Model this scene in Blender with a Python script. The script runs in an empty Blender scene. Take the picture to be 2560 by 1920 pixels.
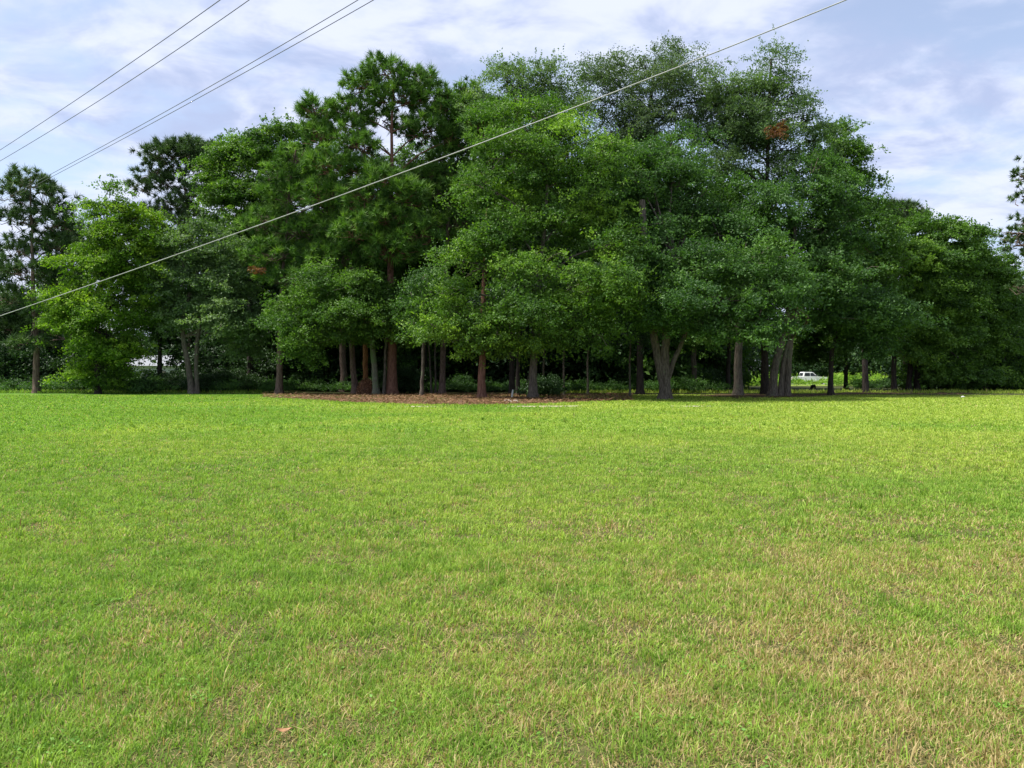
import bpy, math, random
import numpy as np
sc = bpy.context.scene
R = math.radians
# ------------------------------------------------------------------ camera, sky, sun, exposure
F = 740.0; HZ = 374.0; CAMZ = 1.6
cam_d = bpy.data.cameras.new("camera"); cam = bpy.data.objects.new("camera", cam_d)
sc.collection.objects.link(cam); sc.camera = cam
cam_d.sensor_width = 36; cam_d.lens = 36 * F / 1024
cam.location = (0, 0, CAMZ); cam.rotation_euler = (R(90), 0, 0)
cam_d.shift_y = -(384 - HZ) / 1024
cam_d.clip_start = 0.05; cam_d.clip_end = 3000

SUN_EL = 60; SUN_AZ = 262        # azimuth clockwise from +Y: high on the left
sd = bpy.data.lights.new("sun", 'SUN'); sd.energy = 4.2; sd.angle = R(7); sd.color = (1, .96, .88)
sun = bpy.data.objects.new("sun", sd); sc.collection.objects.link(sun)
sun.rotation_euler = (R(90 - SUN_EL), 0, R(180 - SUN_AZ))
sun.location = (0, 0, 60)

w = bpy.data.worlds.new("World"); sc.world = w; w.use_nodes = True
nt = w.node_tree; nt.nodes.clear()
def N(t, ty, **k):
    n = t.nodes.new(ty)
    for a, v in k.items():
        if a.startswith('i_'): n.inputs[a[2:].replace('_', ' ')].default_value = v
        else: setattr(n, a, v)
    return n
def math_(t, op, a, b=None, c=None, clamp=False):
    n = t.nodes.new('ShaderNodeMath'); n.operation = op; n.use_clamp = clamp
    for i, v in enumerate((a, b, c)):
        if v is None: continue
        if isinstance(v, (int, float)): n.inputs[i].default_value = v
        else: t.links.new(v, n.inputs[i])
    return n.outputs[0]
def mixc(t, f, a, b, mode='MIX'):
    n = t.nodes.new('ShaderNodeMix'); n.data_type = 'RGBA'; n.blend_type = mode
    for k, v in ((0, f), (6, a), (7, b)):
        if isinstance(v, (int, float)): n.inputs[k].default_value = v
        elif isinstance(v, tuple): n.inputs[k].default_value = (*v, 1) if len(v) == 3 else v
        else: t.links.new(v, n.inputs[k])
    return n.outputs[2]
def noise(t, vec, scale, detail=3, rough=.5, dist=0.):
    n = N(t, 'ShaderNodeTexNoise'); n.inputs['Scale'].default_value = scale
    n.inputs['Detail'].default_value = detail; n.inputs['Roughness'].default_value = rough
    n.inputs['Distortion'].default_value = dist
    if vec is not None: t.links.new(vec, n.inputs['Vector'])
    return n.outputs['Fac']
def maprange(t, v, a, b, c=0., d=1., smooth=True):
    n = N(t, 'ShaderNodeMapRange'); n.interpolation_type = 'SMOOTHSTEP' if smooth else 'LINEAR'
    t.links.new(v, n.inputs[0])
    for i, q in enumerate((a, b, c, d)): n.inputs[i + 1].default_value = q
    return n.outputs[0]
sky = N(nt, 'ShaderNodeTexSky', sky_type='NISHITA', sun_disc=False, sun_elevation=R(SUN_EL), sun_rotation=R(SUN_AZ))
sky.air_density = 1.0; sky.dust_density = 1.5
tc = N(nt, 'ShaderNodeTexCoord'); sep = N(nt, 'ShaderNodeSeparateXYZ'); nt.links.new(tc.outputs['Generated'], sep.inputs[0])
zz = math_(nt, 'ADD', math_(nt, 'MAXIMUM', sep.outputs[2], 0.0), 0.22)
cu = math_(nt, 'DIVIDE', sep.outputs[0], zz); cv = math_(nt, 'DIVIDE', sep.outputs[1], zz)
cb = N(nt, 'ShaderNodeCombineXYZ'); nt.links.new(cu, cb.inputs[0]); nt.links.new(cv, cb.inputs[1])
mp = N(nt, 'ShaderNodeMapping'); nt.links.new(cb.outputs[0], mp.inputs[0])
mp.inputs['Rotation'].default_value = (0, 0, R(-28)); mp.inputs['Scale'].default_value = (1.0, 1.3, 1); mp.inputs['Location'].default_value = (3.1, 1.7, .4)
big = noise(nt, mp.outputs[0], 1.5, 4, .5, .15)
fine = noise(nt, mp.outputs[0], 5.5, 5, .6, .3)
cl = math_(nt, 'ADD', math_(nt, 'MULTIPLY', big, .66), math_(nt, 'MULTIPLY', fine, .34))
cmask = maprange(nt, cl, .36, .54)
ctone = noise(nt, mp.outputs[0], 3.6, 5, .58, .35)
ccol = mixc(nt, maprange(nt, ctone, .34, .60), (.27, .315, .455), (.455, .485, .59))
b1 = N(nt, 'ShaderNodeBackground'); b1.inputs[1].default_value = .10
skyc = mixc(nt, .2, sky.outputs[0], (6.0, 6.2, 7.6)); nt.links.new(skyc, b1.inputs[0])
b2 = N(nt, 'ShaderNodeBackground'); b2.inputs[1].default_value = 1.0; nt.links.new(ccol, b2.inputs[0])
mx = N(nt, 'ShaderNodeMixShader'); nt.links.new(math_(nt, 'MULTIPLY', cmask, .93), mx.inputs[0])
nt.links.new(b1.outputs[0], mx.inputs[1]); nt.links.new(b2.outputs[0], mx.inputs[2])
wo = N(nt, 'ShaderNodeOutputWorld'); nt.links.new(mx.outputs[0], wo.inputs[0])
sc.view_settings.view_transform = 'Standard'; sc.view_settings.look = 'None'
sc.view_settings.exposure = 0.98; sc.view_settings.gamma = 1
sc.cycles.max_bounces = 6; sc.cycles.diffuse_bounces = 3; sc.cycles.glossy_bounces = 2; sc.cycles.transmission_bounces = 3
sc.cycles.use_denoising = True

# ------------------------------------------------------------------ helpers
def X(px, D): return (px - 512) / F * D
def Zp(py, D): return CAMZ + (HZ - py) / F * D
def W(px, py, D): return np.array([X(px, D), D, Zp(py, D)])

class MB:
    """collects vertices, faces and a per-face tint"""
    def __init__(s): s.v = []; s.q = []; s.t = []; s.n = 0; s.mid = []
    def add(s, v, q, tint=None, mid=0):
        v = np.asarray(v, float).reshape(-1, 3); q = np.asarray(q, int)
        if q.shape[1] == 3: q = np.hstack([q, -np.ones((len(q), 1), int) - s.n])
        s.v.append(v); s.q.append(q + s.n); s.n += len(v)
        s.t.append(np.zeros(len(q)) if tint is None else np.broadcast_to(tint, len(q)).astype(float))
        s.mid.append(np.full(len(q), mid))
    def build(s, name, mats, parent=None, origin=(0, 0, 0), smooth=False, link=True):
        v = np.vstack(s.v) - np.asarray(origin, float); q = np.vstack(s.q); tri = q[:, 3] < 0
        cnt = np.where(tri, 3, 4); st = np.concatenate([[0], np.cumsum(cnt)[:-1]])
        flat = q.reshape(-1); flat = flat[flat >= 0]
        me = bpy.data.meshes.new(name)
        me.vertices.add(len(v)); me.vertices.foreach_set('co', v.astype(np.float32).ravel())
        me.loops.add(len(flat)); me.loops.foreach_set('vertex_index', flat.astype(np.int32))
        me.polygons.add(len(q)); me.polygons.foreach_set('loop_start', st.astype(np.int32))
        me.polygons.foreach_set('loop_total', cnt.astype(np.int32))
        mid = np.concatenate(s.mid)
        if mid.any(): me.polygons.foreach_set('material_index', mid.astype(np.int32))
        a = me.attributes.new('tint', 'FLOAT', 'FACE'); a.data.foreach_set('value', np.concatenate(s.t).astype(np.float32))
        me.update(calc_edges=True)
        me.polygons.foreach_set('use_smooth', np.full(len(q), bool(smooth)))
        for m in (mats if isinstance(mats, (list, tuple)) else [mats]): me.materials.append(m)
        o = bpy.data.objects.new(name, me); sc.collection.objects.link(o)
        if parent is not None: o.parent = parent
        else: o.location = origin
        return o
    def tube(s, pts, rad, sides=8, tint=0., rough=0., rng=None, mid=0, cap=True):
        pts = np.asarray(pts, float); n = len(pts); rad = np.broadcast_to(rad, n)
        tan = np.gradient(pts, axis=0); tan /= np.linalg.norm(tan, axis=1)[:, None] + 1e-9
        ref = np.array([1., 0, 0]) if abs(tan[0][0]) < .8 else np.array([0, 0, 1.])
        U = np.cross(tan, ref); U /= np.linalg.norm(U, axis=1)[:, None] + 1e-9; V = np.cross(tan, U)
        a = np.linspace(0, 2 * np.pi, sides, endpoint=False)
        rr = rad[:, None] * np.ones((n, sides))
        if rough and rng is not None: rr = rr * (1 + rough * (rng.random((n, sides)) - .5))
        v = pts[:, None] + rr[..., None] * (np.cos(a)[None, :, None] * U[:, None] + np.sin(a)[None, :, None] * V[:, None])
        i = np.arange(n - 1)[:, None] * sides; j = np.arange(sides)[None]; k = (j + 1) % sides
        q = np.stack([i + j, i + k, i + sides + k, i + sides + j], -1).reshape(-1, 4)
        s.add(v.reshape(-1, 3), q, tint, mid)
        if cap:
            for r0, pt in ((0, pts[0]), (n - 1, pts[-1])):
                vv = np.vstack([v[r0], pt]); f = [[b, (b + 1) % sides, sides] for b in range(sides)]
                s.add(vv, f, tint, mid)
    def box(s, c, d, mid=0, rot=0.):
        c = np.asarray(c, float); d = np.asarray(d, float) / 2
        g = np.array([[x, y, z] for z in (-1, 1) for y in (-1, 1) for x in (-1, 1)], float) * d
        cr, sr = math.cos(rot), math.sin(rot); g = np.column_stack([g[:, 0] * cr - g[:, 1] * sr, g[:, 0] * sr + g[:, 1] * cr, g[:, 2]])
        s.add(g + c, [[0, 2, 3, 1], [4, 5, 7, 6], [0, 1, 5, 4], [2, 6, 7, 3], [0, 4, 6, 2], [1, 3, 7, 5]], 0, mid)

def tag(o, label=None, cat=None, group=None, kind=None):
    if label: o['label'] = label
    if cat: o['category'] = cat
    if group: o['group'] = group
    if kind: o['kind'] = kind
    return o
def empty(name, loc):
    o = bpy.data.objects.new(name, None); sc.collection.objects.link(o); o.location = loc; o.empty_display_size = .3; return o
def copy_thing(o, loc, rz, s):
    c = o.copy(); sc.collection.objects.link(c)
    c.location = loc; c.rotation_euler = (0, 0, rz); c.scale = s
    for ch in list(o.children):
        d = ch.copy(); sc.collection.objects.link(d); d.parent = c
    return c
def rot_basis(nrm, ang):
    """two in-plane axes for every normal, spun by ang"""
    nrm = nrm / (np.linalg.norm(nrm, axis=1)[:, None] + 1e-9)
    ref = np.where(np.abs(nrm[:, 2:3]) < .9, np.array([[0, 0, 1.]]), np.array([[1., 0, 0]]))
    u = np.cross(nrm, ref); u /= np.linalg.norm(u, axis=1)[:, None] + 1e-9; v = np.cross(nrm, u)
    c, s = np.cos(ang)[:, None], np.sin(ang)[:, None]
    return u * c + v * s, -u * s + v * c, nrm
def vnoise(x, y, seed=0):
    r = np.random.default_rng(seed); g = r.random((64, 64)); xi = np.floor(x).astype(int); yi = np.floor(y).astype(int)
    fx = x - xi; fy = y - yi; fx = fx * fx * (3 - 2 * fx); fy = fy * fy * (3 - 2 * fy)
    G = lambda a, b: g[a % 64, b % 64]
    return (G(xi, yi) * (1 - fx) + G(xi + 1, yi) * fx) * (1 - fy) + (G(xi, yi + 1) * (1 - fx) + G(xi + 1, yi + 1) * fx) * fy

# ------------------------------------------------------------------ materials
def mat(name):
    m = bpy.data.materials.new(name); m.use_nodes = True; t = m.node_tree; t.nodes.clear()
    return m, t, N(t, 'ShaderNodeOutputMaterial')
def leaf_mat(name, dark, mid, bright, trans=.34, rough=.5, spec=.22, gain=1.12):
    m, t, out = mat(name)
    a = N(t, 'ShaderNodeAttribute'); a.attribute_name = 'tint'
    r = N(t, 'ShaderNodeValToRGB'); e = r.color_ramp.elements
    e[0].position = 0; e[0].color = (*[c * gain for c in dark], 1); e[1].position = 1; e[1].color = (*[c * gain for c in bright], 1)
    k = e.new(.5); k.color = (*[c * gain for c in mid], 1)
    t.links.new(a.outputs['Fac'], r.inputs[0])
    p = N(t, 'ShaderNodeBsdfPrincipled'); t.links.new(r.outputs[0], p.inputs['Base Color'])
    p.inputs['Roughness'].default_value = rough; p.inputs['Specular IOR Level'].default_value = spec
    tr = N(t, 'ShaderNodeBsdfTranslucent'); t.links.new(mixc(t, 1.0, r.outputs[0], (1.25, 1.5, .45), 'MULTIPLY'), tr.inputs[0])
    mx = N(t, 'ShaderNodeMixShader'); mx.inputs[0].default_value = trans
    t.links.new(p.outputs[0], mx.inputs[1]); t.links.new(tr.outputs[0], mx.inputs[2]); t.links.new(mx.outputs[0], out.inputs[0])
    return m
def bark_mat(name, c1, c2, lichen=None, lich_amt=.0, scale=1.):
    m, t, out = mat(name)
    g = N(t, 'ShaderNodeNewGeometry'); mp = N(t, 'ShaderNodeMapping'); t.links.new(g.outputs['Position'], mp.inputs[0])
    mp.inputs['Scale'].default_value = (9 * scale, 9 * scale, 1.6 * scale)
    n1 = noise(t, mp.outputs[0], 1.6, 5, .65, .5)
    c = mixc(t, maprange(t, n1, .35, .65), c1, c2)
    if lichen:
        n2 = noise(t, g.outputs['Position'], 1.3, 4, .6); c = mixc(t, maprange(t, n2, .62 - lich_amt, .72 - lich_amt), c, lichen)
    p = N(t, 'ShaderNodeBsdfPrincipled'); t.links.new(c, p.inputs['Base Color']); p.inputs['Roughness'].default_value = .9
    p.inputs['Specular IOR Level'].default_value = .15
    b = N(t, 'ShaderNodeBump'); b.inputs['Strength'].default_value = .9; b.inputs['Distance'].default_value = .05
    t.links.new(n1, b.inputs['Height']); t.links.new(b.outputs[0], p.inputs['Normal']); t.links.new(p.outputs[0], out.inputs[0])
    return m
def plain(name, col, rough=.6, metal=0., spec=.5, vary=.0, vscale=4.):
    m, t, out = mat(name); p = N(t, 'ShaderNodeBsdfPrincipled')
    p.inputs['Roughness'].default_value = rough; p.inputs['Metallic'].default_value = metal; p.inputs['Specular IOR Level'].default_value = spec
    g = N(t, 'ShaderNodeNewGeometry'); n = noise(t, g.outputs['Position'], vscale, 4, .6)
    t.links.new(mixc(t, maprange(t, n, .3, .7), tuple(c * (1 - vary) for c in col), tuple(min(1, c * (1 + vary)) for c in col)), p.inputs['Base Color'])
    t.links.new(p.outputs[0], out.inputs[0]); return m

M_OAK = leaf_mat('oak leaves', (.036, .080, .018), (.070, .145, .024), (.14, .245, .034))
M_OAKY = leaf_mat('yellowish oak leaves', (.038, .088, .018), (.085, .168, .026), (.20, .32, .038))
M_GREY = leaf_mat('grey green leaves', (.055, .10, .04), (.10, .165, .06), (.18, .26, .10))
M_BLUE = leaf_mat('deep green leaves', (.030, .072, .020), (.058, .125, .030), (.105, .20, .042))
M_LIME = leaf_mat('lime leaves', (.036, .085, .012), (.10, .19, .018), (.24, .35, .03), trans=.38)
M_SHADE_LEAF = leaf_mat('shade-toned understory leaves', (.014, .036, .012), (.026, .06, .018), (.05, .10, .026), trans=.2)  # leaf green darkened so the colour carries the shade inside the wood
M_SPARSE = leaf_mat('greyish top leaves', (.05, .09, .04), (.085, .13, .062), (.14, .19, .10))
M_PINE = leaf_mat('pine needles', (.034, .08, .018), (.08, .165, .028), (.19, .32, .045), trans=.2, rough=.6)
M_PINED = leaf_mat('dark pine needles', (.034, .062, .026), (.058, .105, .036), (.11, .175, .05), trans=.15, rough=.6)
M_DEAD = leaf_mat('dead orange leaves', (.08, .035, .02), (.15, .065, .03), (.22, .11, .055))
M_WEED = leaf_mat('bright weeds', (.08, .16, .02), (.16, .28, .03), (.28, .40, .05))
B_PINE = bark_mat('pine bark', (.075, .05, .041), (.20, .14, .115))
B_RED = bark_mat('red pine bark', (.11, .052, .036), (.24, .125, .09))
B_ORANGE = bark_mat('stripped orange bark', (.17, .075, .032), (.36, .17, .075))
B_GREY = bark_mat('grey bark', (.06, .050, .040), (.155, .130, .105), (.12, .13, .085), .05)
B_LICH = bark_mat('lichened bark', (.12, .12, .085), (.22, .22, .165), (.14, .20, .09), .12)
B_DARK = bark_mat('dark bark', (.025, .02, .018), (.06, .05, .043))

# lawn colour shared by the blades and the soil sheet: where the turf is lush, yellowish or dry
def lawn_masks(t):
    g = N(t, 'ShaderNodeNewGeometry'); P = g.outputs['Position']; s = N(t, 'ShaderNodeSeparateXYZ'); t.links.new(P, s.inputs[0])
    x, y = s.outputs[0], s.outputs[1]
    n_big = noise(t, P, .16, 3, .5, .5); n_mid = noise(t, P, .75, 4, .6, .6); n_small = noise(t, P, 3.2, 4, .65, .3)
    near = maprange(t, y, 3.0, 13.0, 1., 0.)
    side = maprange(t, x, -3.5, 3., 0., 1.)
    dry = math_(t, 'ADD', math_(t, 'MULTIPLY', n_mid, .75), math_(t, 'MULTIPLY', n_small, .45))
    dry = math_(t, 'ADD', dry, math_(t, 'MULTIPLY', math_(t, 'MULTIPLY', near, math_(t, 'ADD', math_(t, 'MULTIPLY', side, .72), .30)), .30))
    dry = maprange(t, dry, .66, 1.02)
    yel = math_(t, 'ADD', n_big, math_(t, 'MULTIPLY', math_(t, 'ADD', math_(t, 'MULTIPLY', x, .012), math_(t, 'MULTIPLY', y, .0035)), 1.))
    yel = maprange(t, yel, .34, .80)
    return P, x, y, dry, yel, n_small
def grass_mat():
    m, t, out = mat('grass blades'); P, x, y, dry, yel, ns = lawn_masks(t)
    a = N(t, 'ShaderNodeAttribute'); a.attribute_name = 'tint'; r = a.outputs['Fac']
    lush = mixc(t, r, (.115, .22, .026), (.32, .50, .08))
    yl = mixc(t, r, (.20, .30, .032), (.52, .62, .13))
    green = mixc(t, yel, lush, yl); green = mixc(t, maprange(t, ns, .36, .6, .5, 0.), green, (.06, .16, .016))
    straw = mixc(t, math_(t, 'FRACT', math_(t, 'MULTIPLY', r, 7.3)), (.27, .19, .08), (.60, .49, .25))
    isdry = math_(t, 'LESS_THAN', math_(t, 'FRACT', math_(t, 'MULTIPLY', r, 13.7)), math_(t, 'ADD', math_(t, 'MULTIPLY', dry, .62), .03))
    c = mixc(t, isdry, green, straw)
    p = N(t, 'ShaderNodeBsdfPrincipled'); t.links.new(c, p.inputs['Base Color']); p.inputs['Roughness'].default_value = .55; p.inputs['Specular IOR Level'].default_value = .12
    tr = N(t, 'ShaderNodeBsdfTranslucent'); t.links.new(mixc(t, 1., c, (1.2, 1.25, .6), 'MULTIPLY'), tr.inputs[0])
    mx = N(t, 'ShaderNodeMixShader'); mx.inputs[0].default_value = .42
    t.links.new(p.outputs[0], mx.inputs[1]); t.links.new(tr.outputs[0], mx.inputs[2]); t.links.new(mx.outputs[0], out.inputs[0]); return m
def lawn_mat():
    m, t, out = mat('lawn'); P, x, y, dry, yel, ns = lawn_masks(t)
    f1 = noise(t, P, 22, 5, .75); f2 = noise(t, P, 6.5, 4, .7, .4); f3 = noise(t, P, 1.6, 4, .6, .5)
    mp = N(t, 'ShaderNodeMapping'); t.links.new(P, mp.inputs[0]); mp.inputs['Scale'].default_value = (.16, 1.2, 1); f4 = noise(t, mp.outputs[0], .8, 4, .6, .3)
    v = math_(t, 'ADD', math_(t, 'ADD', math_(t, 'MULTIPLY', f1, .35), math_(t, 'MULTIPLY', f2, .35)), math_(t, 'ADD', math_(t, 'MULTIPLY', f3, .2), math_(t, 'MULTIPLY', f4, .35)))
    v = maprange(t, v, .42, .85)
    lush = mixc(t, v, (.055, .145, .016), (.15, .26, .042)); yl = mixc(t, v, (.12, .175, .026), (.27, .34, .072))
    c = mixc(t, yel, lush, yl)
    c = mixc(t, math_(t, 'MULTIPLY', dry, .30), c, mixc(t, v, (.15, .12, .04), (.36, .30, .12)))
    soil = mixc(t, mixc(t, 1., f1, f2, 'MULTIPLY') if False else f2, (.035, .032, .014), (.11, .09, .045))
    nearf = maprange(t, y, 7., 24., .85, 0.)
    c = mixc(t, nearf, c, soil)
    wood = maprange(t, math_(t, 'ADD', math_(t, 'ADD', y, math_(t, 'MULTIPLY', f3, 6.)), maprange(t, x, -22., -14., 0., 12.)), 62., 70.)       # forest floor under the grove: darker brown green ground colour
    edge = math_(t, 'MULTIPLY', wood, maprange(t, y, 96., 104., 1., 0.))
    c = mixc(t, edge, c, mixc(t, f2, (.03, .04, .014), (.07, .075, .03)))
    p = N(t, 'ShaderNodeBsdfPrincipled'); t.links.new(c, p.inputs['Base Color']); p.inputs['Roughness'].default_value = .95; p.inputs['Specular IOR Level'].default_value = .05
    b = N(t, 'ShaderNodeBump'); b.inputs['Strength'].default_value = .6; b.inputs['Distance'].default_value = .12
    t.links.new(f2, b.inputs['Height']); t.links.new(b.outputs[0], p.inputs['Normal']); t.links.new(p.outputs[0], out.inputs[0]); return m
M_BLADE = grass_mat(); M_LAWN = lawn_mat()

# ------------------------------------------------------------------ ground
ys = np.concatenate([np.linspace(-30, 2, 9), np.linspace(3, 60, 90), np.linspace(63, 200, 50), [260, 400, 700, 1200, 2000]])
xs = np.concatenate([[-2000, -900, -400, -200], np.linspace(-120, 120, 161), [200, 400, 900, 2000]])
def gz(x, y):
    x = np.asarray(x, float); y = np.asarray(y, float)
    a = np.clip((y - 2) / 10, 0, 1) * np.clip((70 - y) / 10, 0, 1)
    return a * (.05 * (vnoise(x * .22, y * .22, 3) - .5) + .07 * (vnoise(x * .07 + 9, y * .09, 4) - .5))
gx, gy = np.meshgrid(xs, ys); b = MB()
nx = len(xs); i = np.arange(len(ys) - 1)[:, None] * nx; j = np.arange(nx - 1)[None]
b.add(np.stack([gx, gy, gz(gx, gy)], -1).reshape(-1, 3), np.stack([i + j, i + j + 1, i + nx + j + 1, i + nx + j], -1).reshape(-1, 4))
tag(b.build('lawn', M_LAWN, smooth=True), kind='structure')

def blades(b, x, y, rng, L, wd, lean=1.0, up=.5):
    n = len(x); a = rng.random(n) * 2 * np.pi; z = gz(x, y)
    d = np.column_stack([np.cos(a), np.sin(a), np.zeros(n)]); s = np.column_stack([-np.sin(a), np.cos(a), np.zeros(n)])
    L = L * (.55 + .9 * rng.random(n)); wd = wd * (.6 + .8 * rng.random(n)); ln = lean * rng.random(n) ** .8
    h = L * np.sqrt(np.clip(1 - (ln * .75) ** 2, .12, 1)) * (.35 + up * 1.1 * rng.random(n))
    p0 = np.column_stack([x, y, z - .004]); p1 = p0 + d * (L * ln * .35)[:, None]; p1[:, 2] += h * .62
    p2 = p0 + d * (L * ln * .95)[:, None]; p2[:, 2] += h
    # give each blade a random twist so it shows its width
    tw = (rng.random(n) - .5)[:, None]; s = s + d * tw
    hw = (wd / 2)[:, None]
    v = np.stack([p0 - s * hw, p0 + s * hw, p1 + s * hw * .85, p1 - s * hw * .85, p2], 1).reshape(-1, 3)
    k = np.arange(n) * 5; t = rng.random(n)
    q = np.column_stack([k, k + 1, k + 2, k + 3]); tr = np.column_stack([k + 3, k + 2, k + 4])
    b.v.append(v); b.q.append(q + b.n); b.q.append(np.column_stack([tr + b.n, -np.ones(n, int)])); b.n += len(v)
    b.t += [t, t]; b.mid += [np.zeros(n, int)] * 2
LIT = [(270, 48.5, 50), (300, 45, 50.5), (350, 41, 52), (410, 38.2, 53), (470, 37.6, 53), (520, 38.2, 52), (560, 39.5, 50), (600, 42, 47), (632, 44, 45.5)]
SANDS = [[(240, 50.6, 51.5), (265, 50.1, 51.5), (298, 48.7, 49.5)], [(404, 36.1, 36.5), (420, 35.8, 36.7), (444, 36.1, 36.6)], [(500, 36.2, 36.6), (530, 35.9, 36.7), (562, 35.8, 36.8), (580, 36.3, 36.8)], [(668, 36.1, 36.4), (685, 35.8, 36.4), (712, 36, 36.3)]]
def open_ground(x, y):
    px = x / y * F + 512; m = np.ones(len(x), bool)
    for e in [LIT] + SANDS:
        a = np.array(e, float); k_ = 1. if e is LIT else .72; m &= ~((np.random.default_rng(3).random(len(x)) < k_) & (px > a[0, 0]) & (px < a[-1, 0]) & (y > np.interp(px, a[:, 0], a[:, 1]) + .1) & (y < np.interp(px, a[:, 0], a[:, 2])))
    return m
rng = np.random.default_rng(5); b = MB()
def scatter(y0, y1, dens, clump, k=.80):
    n = int(dens * k * (y1 ** 2 - y0 ** 2)); y = np.sqrt(rng.random(n) * (y1 ** 2 - y0 ** 2) + y0 ** 2)
    x = (rng.random(n) * 2 - 1) * y * k
    m = vnoise(x * clump, y * clump, 11) * .6 + vnoise(x * clump * 3.1, y * clump * 3.1, 12) * .4
    keep = (rng.random(n) < np.clip(m * 2.0 - .25, .16, 1)) & open_ground(x, y); return x[keep], y[keep]
for (y0, y1, dens, L, wd) in ((2.4, 4.2, 16000, .056, .0042), (4.2, 7, 9500, .056, .0055), (7, 12, 4000, .058, .0085), (12, 20, 1500, .062, .014), (20, 34, 480, .07, .026), (34, 56, 130, .085, .045)):
    x, y = scatter(y0, y1, dens, 3.0, .80 if y0 < 30 else .74); blades(b, x, y, rng, L, wd, 1.0, .5)
# the same turf beyond both sides of the frame and at the photographer's feet
def margin(y0, y1, dens, wd, L, mw=9.):
    n = int((y1 - y0) * 2 * (mw + max(0, y1) * .8) * dens); y = y0 + (y1 - y0) * rng.random(n); x = (rng.random(n) * 2 - 1) * (mw + max(0, y1) * .8)
    lim = np.where(y > 2.4, y * .80, 0); ok = (np.abs(x) > lim) & (np.abs(x) < np.maximum(y, 0) * .8 + mw); x, y = x[ok], y[ok]
    ok = open_ground(x, np.maximum(y, .1)); blades(b, x[ok], y[ok], rng, L, wd, 1., .5)
margin(-3, 2.4, 2200, .010, .06, 6.); margin(2.4, 7, 2000, .0105, .06); margin(7, 13, 1500, .013, .062); margin(13, 22, 800, .018, .066, 14); margin(22, 34, 350, .03, .07, 18); margin(34, 58, 110, .05, .085, 26)
# dead straw lying under the green
def thatch(y0, y1, dens, L, wd):
    x, y = scatter(y0, y1, dens, 2.2); m0 = b.n; blades(b, x, y, rng, L, wd, 1.25, .03); k = rng.integers(0, 13, len(x)); t = (k + .012) / 13.7; b.t[-1] = t; b.t[-2] = t
for a in ((2.4, 4.2, 6500, .05, .0040), (4.2, 7, 3800, .052, .0052), (7, 12, 1300, .055, .008), (12, 20, 350, .06, .013)): thatch(a[0], a[1], a[2] * .75, a[3], a[4])
# taller tufts
for (y0, y1, dens, L, wd) in ((2.4, 7, 14, .10, .005), (7, 20, 4.5, .11, .009), (20, 34, 1.2, .12, .02)):
    cx, cy = scatter(y0, y1, dens, .8)
    kk = 20; x = np.repeat(cx, kk) + rng.normal(0, .035, len(cx) * kk); y = np.repeat(cy, kk) + rng.normal(0, .035, len(cx) * kk)
    blades(b, x, y, rng, L, wd, .85, .8)
# low broadleaf weeds and clover among the blades
wb = MB()
for q in range(110):
    y0 = 2.8 + 13 * rng.random() ** 1.5; x0 = (rng.random() * 2 - 1) * y0 * .72; k = rng.integers(14, 60); rr = .03 + .09 * rng.random()
    xx = x0 + rng.normal(0, rr, k); yy = y0 + rng.normal(0, rr, k); C = np.column_stack([xx, yy, gz(xx, yy) + .012 + .016 * rng.random(k)])
    nn = np.column_stack([rng.normal(0, .35, k), rng.normal(0, .35, k), np.ones(k)]); u, v, _ = rot_basis(nn, rng.random(k) * 6.28); L = (.006 + .008 * rng.random(k))[:, None]
    kk = np.arange(k) * 4; wb.add(np.stack([C - u * L, C + v * L * .6, C + u * L, C - v * L * .6], 1).reshape(-1, 3), np.column_stack([kk, kk + 1, kk + 2, kk + 3]), rng.random(k))
tag(wb.build('clover', leaf_mat('clover', (.07, .17, .02), (.11, .24, .03), (.17, .32, .05), trans=.2)), 'small dark green clover and broadleaf weeds in the near lawn', 'clover', kind='stuff')
tag(b.build('grass', M_BLADE), 'short mown grass of green and straw coloured blades covering the lawn', 'grass', kind='stuff')

# ------------------------------------------------------------------ foliage generators
def leaves(b, C, nrm, rng, L, wd, tint):
    n = len(C); u, v, nn = rot_basis(nrm, rng.random(n) * 6.283)
    L = (L * (.6 + .8 * rng.random(n)))[:, None]; wd = (wd * (.7 + .6 * rng.random(n)))[:, None]
    v0 = C - u * L * .5; v1 = C + v * wd * .5 - u * L * .05 + nn * L * .1; v2 = C + u * L * .5; v3 = C - v * wd * .5 - u * L * .05 + nn * L * .1
    k = np.arange(n) * 4
    b.add(np.stack([v0, v1, v2, v3], 1).reshape(-1, 3), np.column_stack([k, k + 1, k + 2, k + 3]), tint)
def unit(rng, n):
    d = rng.normal(size=(n, 3)); return d / np.linalg.norm(d, axis=1)[:, None]
def lobe_points(rng, c, r, n, lo=.5, rag=.25):
    d = unit(rng, n); ph = rng.random(6) * 6.28
    bump = 1 + rag * (.5 * np.sin(3 * d[:, 0] + ph[0] + 2 * d[:, 2]) + .5 * np.sin(4.2 * d[:, 1] + ph[1] - 3 * d[:, 2]) + .45 * np.sin(6 * d[:, 2] + ph[2] + 4 * d[:, 0]))
    rad = (lo ** 3 + (1 - lo ** 3) * rng.random(n)) ** (1 / 3) * bump
    far = rng.random(n) < .07; rad[far] *= 1.12
    return c + d * rad[:, None] * r, d
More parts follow.
